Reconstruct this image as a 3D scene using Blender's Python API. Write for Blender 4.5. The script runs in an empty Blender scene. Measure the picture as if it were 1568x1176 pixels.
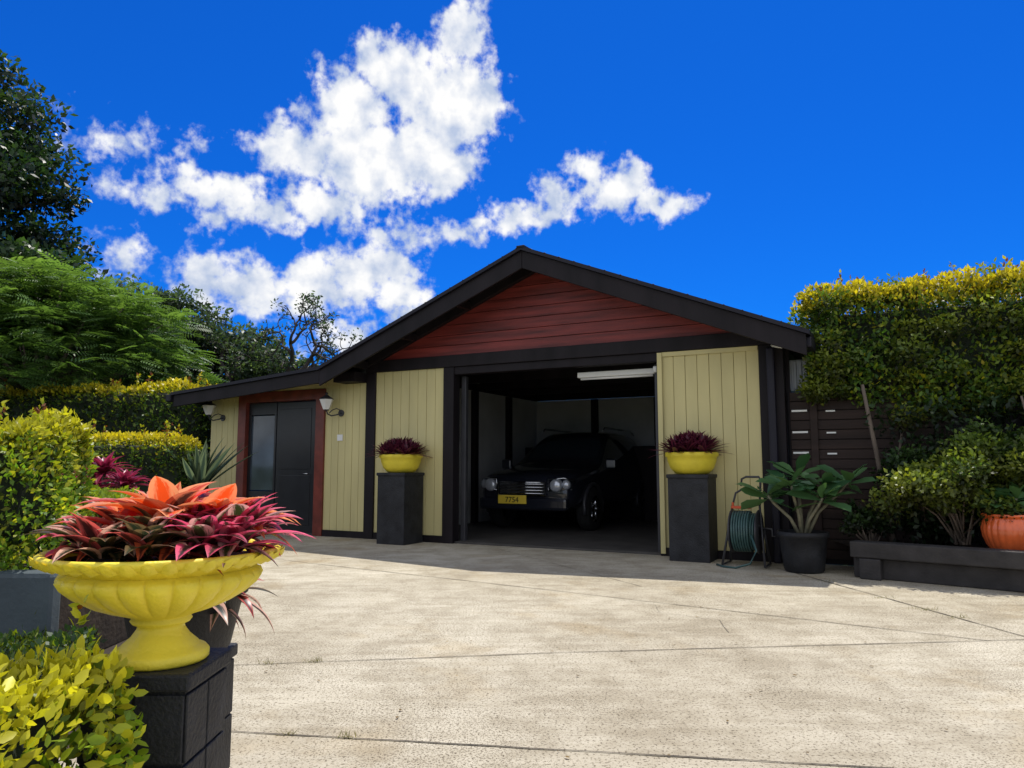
import bpy, bmesh, math, random
import numpy as np
from mathutils import Vector, Matrix
rng=np.random.default_rng(7); random.seed(7)
sc=bpy.context.scene
PI=math.pi

# ---------------------------------------------------------------- materials
def newmat(name):
    m=bpy.data.materials.new(name);m.use_nodes=True
    return m,m.node_tree,m.node_tree.nodes["Principled BSDF"]
def N(nt,t,**kw):
    n=nt.nodes.new(t)
    for k,v in kw.items(): setattr(n,k,v)
    return n
def pm(name,col,rough=.6,var=.25,scale=6.,bump=.15,bscale=60.,metal=0.,spec=.5,coat=0.,stretch=(1,1,1)):
    m,nt,b=newmat(name)
    tc=N(nt,"ShaderNodeTexCoord");mp=N(nt,"ShaderNodeMapping");mp.inputs["Scale"].default_value=stretch
    nt.links.new(tc.outputs["Object"],mp.inputs[0])
    n1=N(nt,"ShaderNodeTexNoise");n1.inputs["Scale"].default_value=scale;n1.inputs["Detail"].default_value=5
    nt.links.new(mp.outputs[0],n1.inputs[0])
    cr=N(nt,"ShaderNodeValToRGB");cr.color_ramp.elements[0].position=.3;cr.color_ramp.elements[1].position=.7
    cr.color_ramp.elements[0].color=(*[c*(1-var) for c in col],1);cr.color_ramp.elements[1].color=(*[min(1,c*(1+var)) for c in col],1)
    nt.links.new(n1.outputs[0],cr.inputs[0]);nt.links.new(cr.outputs[0],b.inputs["Base Color"])
    b.inputs["Roughness"].default_value=rough;b.inputs["Metallic"].default_value=metal
    b.inputs["Specular IOR Level"].default_value=spec;b.inputs["Coat Weight"].default_value=coat
    if bump>0:
        n2=N(nt,"ShaderNodeTexNoise");n2.inputs["Scale"].default_value=bscale;n2.inputs["Detail"].default_value=4
        nt.links.new(mp.outputs[0],n2.inputs[0])
        bp=N(nt,"ShaderNodeBump");bp.inputs["Strength"].default_value=bump;bp.inputs["Distance"].default_value=.01
        nt.links.new(n2.outputs[0],bp.inputs["Height"]);nt.links.new(bp.outputs[0],b.inputs["Normal"])
    return m
def leafmat(name,rough=.45,trans=.35,boost=1.5,spec=.4):
    m,nt,b=newmat(name)
    at=N(nt,"ShaderNodeAttribute");at.attribute_name="lc"
    nt.links.new(at.outputs["Color"],b.inputs["Base Color"])
    b.inputs["Roughness"].default_value=rough;b.inputs["Specular IOR Level"].default_value=spec
    tr=N(nt,"ShaderNodeBsdfTranslucent")
    mu=N(nt,"ShaderNodeVectorMath",operation='MULTIPLY');mu.inputs[1].default_value=(boost*1.1,boost*1.1,boost*.5)
    nt.links.new(at.outputs["Color"],mu.inputs[0]);nt.links.new(mu.outputs[0],tr.inputs[0])
    mx=N(nt,"ShaderNodeMixShader");mx.inputs[0].default_value=trans
    nt.links.new(b.outputs[0],mx.inputs[1]);nt.links.new(tr.outputs[0],mx.inputs[2])
    nt.links.new(mx.outputs[0],nt.nodes["Material Output"].inputs[0])
    return m
def strapmat(name,rough=.35,trans=.4):
    m,nt,b=newmat(name)
    a=N(nt,"ShaderNodeAttribute");a.attribute_name="ca"
    c=N(nt,"ShaderNodeAttribute");c.attribute_name="cb"
    uv=N(nt,"ShaderNodeUVMap");sp=N(nt,"ShaderNodeSeparateXYZ");nt.links.new(uv.outputs[0],sp.inputs[0])
    s1=N(nt,"ShaderNodeMath",operation='SUBTRACT');s1.inputs[1].default_value=.5;nt.links.new(sp.outputs[0],s1.inputs[0])
    s2=N(nt,"ShaderNodeMath",operation='ABSOLUTE');nt.links.new(s1.outputs[0],s2.inputs[0])
    mp=N(nt,"ShaderNodeMapping");mp.inputs["Scale"].default_value=(14,1.2,1);nt.links.new(uv.outputs[0],mp.inputs[0])
    no=N(nt,"ShaderNodeTexNoise");no.inputs["Scale"].default_value=3;no.inputs["Detail"].default_value=3;nt.links.new(mp.outputs[0],no.inputs[0])
    k=N(nt,"ShaderNodeMath",operation='MULTIPLY_ADD');nt.links.new(s2.outputs[0],k.inputs[0]);k.inputs[1].default_value=1.5
    nt.links.new(no.outputs[0],k.inputs[2])
    k2=N(nt,"ShaderNodeMath",operation='MULTIPLY_ADD');nt.links.new(sp.outputs[1],k2.inputs[0]);k2.inputs[1].default_value=.25;nt.links.new(k.outputs[0],k2.inputs[2])
    mr=N(nt,"ShaderNodeMapRange");mr.interpolation_type='SMOOTHSTEP';mr.inputs[1].default_value=.85;mr.inputs[2].default_value=1.15;nt.links.new(k2.outputs[0],mr.inputs[0])
    mx=N(nt,"ShaderNodeMix",data_type='RGBA');nt.links.new(mr.outputs[0],mx.inputs[0]);nt.links.new(a.outputs["Color"],mx.inputs[6]);nt.links.new(c.outputs["Color"],mx.inputs[7])
    nt.links.new(mx.outputs[2],b.inputs["Base Color"]);b.inputs["Roughness"].default_value=rough
    tr=N(nt,"ShaderNodeBsdfTranslucent");nt.links.new(mx.outputs[2],tr.inputs[0])
    ms=N(nt,"ShaderNodeMixShader");ms.inputs[0].default_value=trans
    nt.links.new(b.outputs[0],ms.inputs[1]);nt.links.new(tr.outputs[0],ms.inputs[2])
    nt.links.new(ms.outputs[0],nt.nodes["Material Output"].inputs[0])
    return m

M_black=pm("black_stained_timber",(.012,.009,.011),.6,.4,4,.25,40,spec=.25,stretch=(1,1,.2))
M_fence=pm("dark_brown_slats",(.030,.018,.014),.6,.4,4,.25,40,spec=.25,stretch=(.2,1,2))
M_roof=pm("dark_roof_metal",(.012,.011,.019),.5,.2,3,.05,spec=.3)
M_cream=pm("cream_painted_boards",(.61,.535,.25),.55,.10,3,.08,80,stretch=(1,1,.25))
M_red=pm("red_stained_cedar",(.185,.027,.022),.5,.6,4,.3,50,stretch=(.22,1,3.5))
M_doorred=pm("red_brown_door_frame",(.17,.035,.022),.45,.35,5,.2,50)
M_doorleaf=pm("dark_door_leaf",(.016,.017,.020),.4,.2,4,.1)
M_white=pm("white_plastic",(.78,.78,.74),.4,.04,5,0)
M_glass=pm("milk_glass",(.85,.85,.82),.15,.03,5,0)
M_darkglass=pm("tinted_glass",(.02,.03,.04),.05,.1,3,0,spec=.8)
M_yellow=pm("yellow_painted_concrete",(.83,.68,.05),.5,.12,5,.3,90)
M_blkpot=pm("charcoal_painted_block",(.018,.019,.022),.6,.45,7,.6,70,spec=.35)
M_grey=pm("grey_blue_render",(.055,.075,.085),.7,.25,3,.3,40)
M_soil=pm("garden_soil",(.035,.024,.015),.95,.4,8,.6,30)
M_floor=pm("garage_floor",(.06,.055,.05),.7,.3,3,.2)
M_inwall=pm("interior_wall",(.50,.51,.50),.7,.1,2,.05)
M_metal=pm("chrome",(.75,.76,.78),.15,.05,5,0,metal=1)
M_tube=pm("powder_coated_steel",(.04,.04,.045),.4,.2,5,0)
M_hose=pm("garden_hose_vinyl",(.045,.10,.095),.35,.3,9,.1)
M_orange=pm("orange_red_plastic",(.55,.08,.02),.4,.15,6,.05)
M_terra=pm("orange_glazed_pot",(.80,.15,.04),.25,.2,6,.1,40,coat=.4)
M_car=pm("dark_car_paint",(.014,.016,.024),.2,.1,3,0,coat=.6)
M_tyre=pm("tyre_rubber",(.012,.012,.012),.8,.2,9,.2)
M_plate=pm("yellow_number_plate",(.85,.62,.06),.45,.05,5,0)
M_bark=pm("bark",(.13,.10,.075),.85,.4,9,.6,30,stretch=(1,1,.3))
M_bark2=pm("dark_bark",(.045,.035,.028),.85,.4,9,.6,30,stretch=(1,1,.3))
M_stem=pm("grey_green_stem",(.18,.17,.11),.6,.3,12,.2)
M_leaf=leafmat("foliage");M_leafg=leafmat("glossy_foliage",.3,.2,1.2,.5)
M_strap=strapmat("bromeliad_leaf")
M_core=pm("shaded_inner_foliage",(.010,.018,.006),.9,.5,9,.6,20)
M_joint=pm("joint_dirt",(.075,.062,.045),.95,.5,20,.3)
M_corr=pm("pale_corrugated_metal",(.40,.43,.46),.4,.1,4,0)

def concrete():
    m,nt,b=newmat("broomed_concrete")
    tc=N(nt,"ShaderNodeTexCoord")
    def noise(s,d=5,r=.6,vec=None):
        n=N(nt,"ShaderNodeTexNoise",noise_dimensions='2D');n.inputs["Scale"].default_value=s;n.inputs["Detail"].default_value=d;n.inputs["Roughness"].default_value=r
        nt.links.new(vec or tc.outputs["Object"],n.inputs[0]);return n
    def ramp(src,p0,c0,p1,c1):
        r=N(nt,"ShaderNodeValToRGB");r.color_ramp.elements[0].position=p0;r.color_ramp.elements[1].position=p1
        r.color_ramp.elements[0].color=(*c0,1);r.color_ramp.elements[1].color=(*c1,1);nt.links.new(src,r.inputs[0]);return r
    def mul(a,bb,f=1):
        x=N(nt,"ShaderNodeMix",data_type='RGBA',blend_type='MULTIPLY');x.inputs[0].default_value=f
        nt.links.new(a,x.inputs[6]);nt.links.new(bb,x.inputs[7]);return x.outputs[2]
    big=ramp(noise(.45,6).outputs[0],.32,(.46,.41,.31),.68,(.59,.54,.425))
    med=ramp(noise(2.6,7,.75).outputs[0],.38,(.78,.76,.73),.58,(1,1,1))
    mp=N(nt,"ShaderNodeMapping");mp.inputs["Rotation"].default_value=(0,0,.35);mp.inputs["Scale"].default_value=(.5,5,1);nt.links.new(tc.outputs["Object"],mp.inputs[0])
    brush=ramp(noise(2.0,5,.65,mp.outputs[0]).outputs[0],.35,(.88,.87,.85),.6,(1,1,1))
    spk=noise(70,4,.75);sp1=ramp(spk.outputs[0],.36,(.26,.23,.20),.44,(1,1,1))
    patch=ramp(noise(.8,5,.7).outputs[0],.40,(0,0,0),.60,(1,1,1))
    v=N(nt,"ShaderNodeTexVoronoi",voronoi_dimensions='2D');v.inputs["Scale"].default_value=75;nt.links.new(tc.outputs["Object"],v.inputs[0])
    vr=ramp(v.outputs["Distance"],.12,(.30,.27,.24),.27,(1,1,1))
    vm=N(nt,"ShaderNodeMix",data_type='RGBA');vm.inputs[6].default_value=(1,1,1,1)
    nt.links.new(patch.outputs[0],vm.inputs[0]);nt.links.new(vr.outputs[0],vm.inputs[7])
    c=mul(mul(mul(mul(big.outputs[0],med.outputs[0]),brush.outputs[0]),sp1.outputs[0]),vm.outputs[2])
    st=ramp(noise(1.1,4,.6).outputs[0],.58,(1,1,1),.75,(.84,.77,.66));c=mul(c,st.outputs[0],.8)
    nt.links.new(c,b.inputs["Base Color"]);b.inputs["Roughness"].default_value=.9;b.inputs["Specular IOR Level"].default_value=.2
    bp=N(nt,"ShaderNodeBump");bp.inputs["Strength"].default_value=.4;bp.inputs["Distance"].default_value=.004
    nt.links.new(spk.outputs[0],bp.inputs["Height"]);nt.links.new(bp.outputs[0],b.inputs["Normal"])
    return m
M_conc=concrete()
M_grass=pm("grass",(.045,.075,.015),.9,.5,2,.6,30)

# ---------------------------------------------------------------- mesh helpers
def empty(name,loc=(0,0,0),rot=0):
    o=bpy.data.objects.new(name,None);sc.collection.objects.link(o);o.location=loc;o.rotation_euler=(0,0,rot);return o
def link(name,me,mat,parent=None,loc=(0,0,0),rot=(0,0,0),smooth=False):
    if mat:
        for mm in (mat if isinstance(mat,(list,tuple)) else [mat]): me.materials.append(mm)
    o=bpy.data.objects.new(name,me);sc.collection.objects.link(o);o.parent=parent;o.location=loc;o.rotation_euler=rot
    if smooth: me.polygons.foreach_set("use_smooth",[True]*len(me.polygons))
    return o
class MB:
    def __init__(s): s.v=[];s.f=[]
    def box(s,x0,x1,y0,y1,z0,z1):
        b=len(s.v);s.v+=[(x0,y0,z0),(x1,y0,z0),(x1,y1,z0),(x0,y1,z0),(x0,y0,z1),(x1,y0,z1),(x1,y1,z1),(x0,y1,z1)]
        s.f+=[tuple(b+i for i in q) for q in ((0,3,2,1),(4,5,6,7),(0,1,5,4),(1,2,6,5),(2,3,7,6),(3,0,4,7))];return s
    def prism(s,poly,y0,y1):
        b=len(s.v);n=len(poly);s.v+=[(p[0],y0,p[1]) for p in poly]+[(p[0],y1,p[1]) for p in poly]
        s.f.append(tuple(b+i for i in range(n)));s.f.append(tuple(b+n+i for i in reversed(range(n))))
        for i in range(n):
            j=(i+1)%n;s.f.append((b+i,b+n+i,b+n+j,b+j))
        return s
    def tube(s,pts,rad,n=8):
        pts=[Vector(p) for p in pts]
        if not hasattr(rad,'__len__'): rad=[rad]*len(pts)
        b=len(s.v);up=Vector((.13,.21,1)).normalized()
        for i,p in enumerate(pts):
            d=(pts[min(i+1,len(pts)-1)]-pts[max(i-1,0)])
            d=d.normalized() if d.length>1e-9 else Vector((0,0,1))
            x=d.cross(up)
            if x.length<.05: x=d.cross(Vector((1,0,0)))
            x.normalize();y=d.cross(x)
            for k in range(n):
                a=2*PI*k/n;s.v.append(tuple(p+(x*math.cos(a)+y*math.sin(a))*rad[i]))
        for i in range(len(pts)-1):
            for k in range(n):
                k2=(k+1)%n;s.f.append((b+i*n+k,b+i*n+k2,b+(i+1)*n+k2,b+(i+1)*n+k))
        s.f.append(tuple(b+k for k in reversed(range(n))));s.f.append(tuple(b+(len(pts)-1)*n+k for k in range(n)))
        return s
    def lathe(s,prof,n=48,c=(0,0,0),mod=None,axis='z'):
        b=len(s.v)
        for i,(r,z) in enumerate(prof):
            for k in range(n):
                a=2*PI*k/n;rr=r*(mod(a,i) if mod else 1)
                p=(rr*math.cos(a),rr*math.sin(a),z)
                if axis=='x': p=(z,rr*math.cos(a),rr*math.sin(a))
                if axis=='y': p=(rr*math.cos(a),z,rr*math.sin(a))
                s.v.append((c[0]+p[0],c[1]+p[1],c[2]+p[2]))
        for i in range(len(prof)-1):
            for k in range(n):
                k2=(k+1)%n;s.f.append((b+i*n+k,b+i*n+k2,b+(i+1)*n+k2,b+(i+1)*n+k))
        return s
    def obj(s,name,mat,parent=None,smooth=False,bevel=0,**kw):
        me=bpy.data.meshes.new(name);me.from_pydata(s.v,[],s.f);me.update()
        bm=bmesh.new();bm.from_mesh(me);bmesh.ops.recalc_face_normals(bm,faces=bm.faces);bm.to_mesh(me);bm.free()
        o=link(name,me,mat,parent,smooth=smooth,**kw)
        if bevel:
            md=o.modifiers.new("b","BEVEL");md.width=bevel;md.segments=2;md.limit_method='ANGLE'
        return o

def nrm(a): return a/np.maximum(np.linalg.norm(a,axis=-1,keepdims=True),1e-9)
def frames(d,n):
    d=nrm(d);x=nrm(np.cross(d,n));z=np.cross(x,d);return np.stack([x,d,z],axis=-1)
L4=(np.array([(0,0,0),(-.27,.45,.06),(0,1,0),(.27,.45,.06)],float),[(0,3,2,1)])
L6=(np.array([(0,0,0),(-.25,.3,.05),(-.22,.68,.05),(0,1,-.03),(.22,.68,.05),(.25,.3,.05),(0,.5,0)],float),[(0,6,1),(1,6,2),(2,6,3),(3,6,4),(4,6,5),(5,6,0)])
def scatter(name,tmpl,pos,R,scale,col,mat,parent=None,smooth=False):
    tv,tf=tmpl;n=len(pos);k=len(tv)
    V=np.einsum('nij,kj->nki',R,tv)*scale[:,None,None]+pos[:,None,:]
    V=V.reshape(-1,3)
    ls=[len(f) for f in tf];flat=np.concatenate([np.array(f) for f in tf])
    me=bpy.data.meshes.new(name);me.vertices.add(len(V));me.vertices.foreach_set("co",V.ravel())
    loops=(flat[None,:]+(np.arange(n)*k)[:,None]).ravel()
    me.loops.add(len(loops));me.loops.foreach_set("vertex_index",loops.astype(np.int32))
    tot=np.tile(np.array(ls),n);start=np.concatenate([[0],np.cumsum(tot)[:-1]])
    me.polygons.add(len(tot));me.polygons.foreach_set("loop_start",start.astype(np.int32));me.polygons.foreach_set("loop_total",tot.astype(np.int32))
    me.update(calc_edges=True)
    at=me.attributes.new("lc","FLOAT_COLOR","POINT")
    c=np.concatenate([np.repeat(col,k,axis=0),np.ones((n*k,1))],axis=1);at.data.foreach_set("color",c.astype(np.float32).ravel())
    return link(name,me,mat,parent,smooth=smooth)
def lump(p,f=1.,seed=0):
    r=np.random.default_rng(seed);o=np.zeros(len(p))
    for i in range(7):
        k=nrm(r.normal(size=3))*f*(1+.6*i);o+=np.sin(p@k+r.uniform(0,6.3))/(1+.5*i)
    return o/2.6
def mixc(a,b,t): t=np.clip(t,0,1)[:,None];return np.array(a)*(1-t)+np.array(b)*t
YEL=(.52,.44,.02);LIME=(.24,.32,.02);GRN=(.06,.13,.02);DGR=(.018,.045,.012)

def hedge(name,c,half,rotz,n,size,top=YEL,side=GRN,topw=.3,seed=1,amp=.09,shoots=0,core=True,parent=None,tmpl=L4,under=True,yelp=.12,patch=0.,shh=1.):
    r=np.random.default_rng(seed);hx,hy,hz=half
    A=np.array([hy*hz,hy*hz,hx*hz,hx*hz,hx*hy*1.4,hx*hy*(.5 if under else 0)]);A=A/A.sum()
    f=r.choice(6,n,p=A);u=r.uniform(-1,1,(n,3))
    nn=np.zeros((n,3))
    for i,(ax,sg) in enumerate([(0,1),(0,-1),(1,1),(1,-1),(2,1),(2,-1)]):
        q=f==i;u[q,ax]=sg;nn[q,ax]=sg
    p=u*np.array(half)
    rr=min(half)*.35;inner=np.clip(p,-(np.array(half)-rr),np.array(half)-rr);dd=p-inner
    nn=nrm(dd+nn*.01);p=inner+nn*rr
    lp=lump(p,3.2,seed)+.6*lump(p,9,seed+1)
    depth=r.exponential(.045,n)
    p=p+nn*(lp*amp-depth)[:,None]+r.normal(size=(n,3))*.012
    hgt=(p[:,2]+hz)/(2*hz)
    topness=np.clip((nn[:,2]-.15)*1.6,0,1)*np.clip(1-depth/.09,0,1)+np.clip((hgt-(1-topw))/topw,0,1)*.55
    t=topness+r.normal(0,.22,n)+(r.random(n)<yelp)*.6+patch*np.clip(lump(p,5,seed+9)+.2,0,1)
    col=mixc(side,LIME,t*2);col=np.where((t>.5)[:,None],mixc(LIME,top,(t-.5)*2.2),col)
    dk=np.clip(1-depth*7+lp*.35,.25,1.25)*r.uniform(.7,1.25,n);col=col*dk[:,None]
    d=nrm(nn*.7+r.normal(size=(n,3))*.6+np.array([0,0,.45]))
    no=nrm(nn*1.+r.normal(size=(n,3))*.55+np.array([0,0,.25]))
    s=size*r.uniform(.6,1.3,n)
    if shoots:
        q=r.uniform(-1,1,(shoots,2))*np.array([hx,hy])*.95;sh=[];sd=[];scl=[];sn=[]
        for a in q:
            H=r.uniform(.06,.26)*(min(1,hz*2))*shh;m=int(8+H*60)
            tt=r.random(m);lean=r.normal(0,.25,2)
            base=np.array([a[0],a[1],hz-.02+.05*r.normal()])
            sh.append(base+np.stack([lean[0]*tt*H,lean[1]*tt*H,tt*H],1)+r.normal(0,.006,(m,3)))
            sd.append(nrm(r.normal(size=(m,3))+np.array([0,0,.8])));scl.append(size*r.uniform(.6,1.1,m));sn.append(r.normal(size=(m,3)))
        sh=np.concatenate(sh);p=np.concatenate([p,sh]);d=np.concatenate([d,np.concatenate(sd)]);no=np.concatenate([no,np.concatenate(sn)]);s=np.concatenate([s,np.concatenate(scl)])
        br=r.random(len(sh));sc_=mixc(LIME,top,br*1.3);sc_[br>.78]=(.20,.06,.015);col=np.concatenate([col,sc_])
    ca,sa=math.cos(rotz),math.sin(rotz);Rz=np.array([[ca,-sa,0],[sa,ca,0],[0,0,1]])
    P=p@Rz.T+np.array(c);D=d@Rz.T;NN=no@Rz.T
    root=parent or empty(name)
    scatter("leaves",tmpl,P,frames(D,NN),s,col,M_leaf,root)
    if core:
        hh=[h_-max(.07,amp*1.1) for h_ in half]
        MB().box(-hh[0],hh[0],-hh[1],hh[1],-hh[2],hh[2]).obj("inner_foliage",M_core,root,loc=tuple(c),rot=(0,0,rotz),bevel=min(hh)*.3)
    return root

def clumps(centers,rad,per,size,cols,seed,flat=.6,up=.4):
    r=np.random.default_rng(seed);m=len(centers);n=m*per
    C=np.repeat(centers,per,0);Rr=np.repeat(rad,per)
    dirs=nrm(r.normal(size=(n,3)));rr=r.random(n)**.45
    p=C+dirs*(rr*Rr)[:,None]*np.array([1,1,flat])
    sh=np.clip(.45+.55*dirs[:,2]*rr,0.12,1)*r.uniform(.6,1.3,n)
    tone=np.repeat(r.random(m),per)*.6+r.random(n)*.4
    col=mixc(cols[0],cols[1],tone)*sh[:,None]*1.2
    d=nrm(r.normal(size=(n,3))+dirs*.6);no=nrm(dirs*.8+r.normal(size=(n,3))*.7+np.array([0,0,up]))
    return p,frames(d,no),size*r.uniform(.6,1.3,n),col

# ---------------------------------------------------------------- camera, sun, sky
cam=bpy.data.cameras.new("camera");co=bpy.data.objects.new("camera",cam);sc.collection.objects.link(co);sc.camera=co
co.location=(0,0,1.12);co.rotation_euler=(math.radians(96.25),0,0);cam.lens=25.99;cam.sensor_width=36;cam.clip_end=2000;cam.clip_start=.05
sd=Vector((-.13,-.38,-1));sun=bpy.data.lights.new("sun","SUN");sun.energy=4.9;sun.angle=math.radians(.5);sun.color=(1,.95,.86)
so=bpy.data.objects.new("sun",sun);sc.collection.objects.link(so);so.rotation_euler=sd.to_track_quat('-Z','Y').to_euler();so.location=(3,8,20)
w=bpy.data.worlds.new("World");sc.world=w;w.use_nodes=True;nt=w.node_tree;nt.nodes.clear()
sky=N(nt,"ShaderNodeTexSky");sky.sky_type='NISHITA';sky.sun_disc=False;sky.sun_elevation=math.radians(68);sky.sun_rotation=math.radians(19)
sky.air_density=1.0;sky.dust_density=.3;sky.ozone_density=3
tint=N(nt,"ShaderNodeMix",data_type='RGBA',blend_type='MULTIPLY');tint.inputs[0].default_value=1;tint.inputs[7].default_value=(.03,.45,1.34,1)
nt.links.new(sky.outputs[0],tint.inputs[6])
tc=N(nt,"ShaderNodeTexCoord");sp=N(nt,"ShaderNodeSeparateXYZ");nt.links.new(tc.outputs["Generated"],sp.inputs[0])
def MA(op,a,b=None,c=None,nt=nt):
    n=N(nt,"ShaderNodeMath",operation=op)
    for i,x in enumerate((a,b,c)):
        if x is None: continue
        if isinstance(x,(int,float)): n.inputs[i].default_value=x
        else: nt.links.new(x,n.inputs[i])
    return n.outputs[0]
az=MA('MULTIPLY',MA('ARCTAN2',sp.outputs[0],sp.outputs[1]),180/PI);el=MA('MULTIPLY',MA('ARCSINE',sp.outputs[2]),180/PI)
cb=N(nt,"ShaderNodeCombineXYZ");nt.links.new(az,cb.inputs[0]);nt.links.new(el,cb.inputs[1])
def sn(scale,det,rough,off=0):
    n=N(nt,"ShaderNodeTexNoise",noise_dimensions='2D');n.inputs["Scale"].default_value=scale;n.inputs["Detail"].default_value=det;n.inputs["Roughness"].default_value=rough
    mp=N(nt,"ShaderNodeMapping");mp.inputs["Location"].default_value=(off,off*.7,off*.3);nt.links.new(cb.outputs[0],mp.inputs[0]);nt.links.new(mp.outputs[0],n.inputs[0]);return n
wn=sn(.30,3,.6,3)
ws=N(nt,"ShaderNodeVectorMath",operation='SUBTRACT');nt.links.new(wn.outputs["Color"],ws.inputs[0]);ws.inputs[1].default_value=(.5,.5,.5)
wm=N(nt,"ShaderNodeVectorMath",operation='MULTIPLY_ADD');nt.links.new(ws.outputs[0],wm.inputs[0]);wm.inputs[1].default_value=(3.,3.,0);nt.links.new(cb.outputs[0],wm.inputs[2])
blobs=[(-4.3,31.4,2.6,2.4,1.1),(-9.3,28.5,4.2,3.0,1.3),(-4.6,27,4.4,3.8,1.5),(-13,25.8,4.0,3.0,1.25),(-16.6,23,3.9,2.5,1.15),(-11.3,22.6,5.6,3.6,1.5),(-7.0,23,4.6,3.4,1.3),(-14.8,19.4,4.2,1.8,.9),
(-22.6,19.6,4.0,1.6,.85),(-27.2,18.8,3.4,1.3,.55),(-19.6,18.2,4.4,1.4,.7),(-28,21.4,4.,1.1,.25),(-9.3,17.2,2.6,1.9,.55),(-3.3,18.2,3.4,1.0,.55),(.5,18.9,2.8,1.5,.8),(3.2,20,2.4,1.8,.85),(8.3,20.8,3.4,2.1,1),(11.6,19.6,2.8,1.1,.7),(6,22.3,1.8,1.5,.75),
(-11.4,14.4,4.6,2.6,.95),(-15.3,13.4,4.6,2.3,.95),(-19.3,12.8,4.6,2.3,.95),(-23.4,13.4,2.0,2.8,.8),(-9,13.2,2.6,2.4,.8),(-13,9.4,3.4,1.6,.8),(-28,14.2,2.0,1.5,.4)]
acc=None
for (a,e_,ra,re,wgt) in blobs:
    s1=N(nt,"ShaderNodeVectorMath",operation='SUBTRACT');nt.links.new(wm.outputs[0],s1.inputs[0]);s1.inputs[1].default_value=(a,e_,0)
    s2=N(nt,"ShaderNodeVectorMath",operation='MULTIPLY');nt.links.new(s1.outputs[0],s2.inputs[0]);s2.inputs[1].default_value=(1/ra,1/re,0)
    s3=N(nt,"ShaderNodeVectorMath",operation='LENGTH');nt.links.new(s2.outputs[0],s3.inputs[0])
    v=MA('MULTIPLY_ADD',s3.outputs["Value"],-wgt,wgt)
    acc=v if acc is None else MA('SMOOTH_MAX',acc,v,.10)
fb=sn(.50,5,.55,11);fb2=sn(1.5,4,.55,23)
den=MA('ADD',acc,MA('MULTIPLY_ADD',fb.outputs[0],1.5,-.68));den=MA('ADD',den,MA('MULTIPLY_ADD',fb2.outputs[0],.6,-.30))
mr=N(nt,"ShaderNodeMapRange");mr.interpolation_type='SMOOTHSTEP';nt.links.new(den,mr.inputs[0]);mr.inputs[1].default_value=-.05;mr.inputs[2].default_value=.58
shd=MA('MULTIPLY_ADD',den,.22,MA('MULTIPLY',sn(.42,4,.5,41).outputs[0],1.0))
cr=N(nt,"ShaderNodeValToRGB");nt.links.new(shd,cr.inputs[0])
cr.color_ramp.elements[0].position=.42;cr.color_ramp.elements[0].color=(.50,.59,.78,1);cr.color_ramp.elements[1].position=.80;cr.color_ramp.elements[1].color=(1,1,1,1)
cs=N(nt,"ShaderNodeVectorMath",operation='SCALE');nt.links.new(cr.outputs[0],cs.inputs[0]);cs.inputs["Scale"].default_value=10.0
mx=N(nt,"ShaderNodeMix",data_type='RGBA');nt.links.new(mr.outputs[0],mx.inputs[0]);nt.links.new(tint.outputs[2],mx.inputs[6]);nt.links.new(cs.outputs[0],mx.inputs[7])
bgA=N(nt,"ShaderNodeBackground");nt.links.new(mx.outputs[2],bgA.inputs[0]);bgA.inputs[1].default_value=.1
bk=N(nt,"ShaderNodeMapRange");nt.links.new(MA('ABSOLUTE',az),bk.inputs[0]);bk.inputs[1].default_value=50;bk.inputs[2].default_value=95;bk.inputs[3].default_value=-.6;bk.inputs[4].default_value=.45  # unseen clouds added beside and behind the camera to lift ambient light
fbr=sn(.12,2,.6,11);mrr=N(nt,"ShaderNodeMapRange");nt.links.new(MA('ADD',bk.outputs[0],MA('MULTIPLY_ADD',fbr.outputs[0],1.5,-.68)),mrr.inputs[0]);mrr.inputs[1].default_value=0;mrr.inputs[2].default_value=.6
mxr=N(nt,"ShaderNodeMix",data_type='RGBA');nt.links.new(mrr.outputs[0],mxr.inputs[0]);nt.links.new(tint.outputs[2],mxr.inputs[6]);mxr.inputs[7].default_value=(9,9.3,9.8,1)
bgB=N(nt,"ShaderNodeBackground");nt.links.new(mxr.outputs[2],bgB.inputs[0]);bgB.inputs[1].default_value=.1
gate=MA('MULTIPLY',MA('COMPARE',az,-9.,29.),MA('COMPARE',el,21.,18.))
ms=N(nt,"ShaderNodeMixShader");nt.links.new(gate,ms.inputs[0]);nt.links.new(bgB.outputs[0],ms.inputs[1]);nt.links.new(bgA.outputs[0],ms.inputs[2])
wo=N(nt,"ShaderNodeOutputWorld");nt.links.new(ms.outputs[0],wo.inputs[0])
sc.view_settings.view_transform='Standard';sc.view_settings.look='None';sc.view_settings.exposure=0

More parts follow.
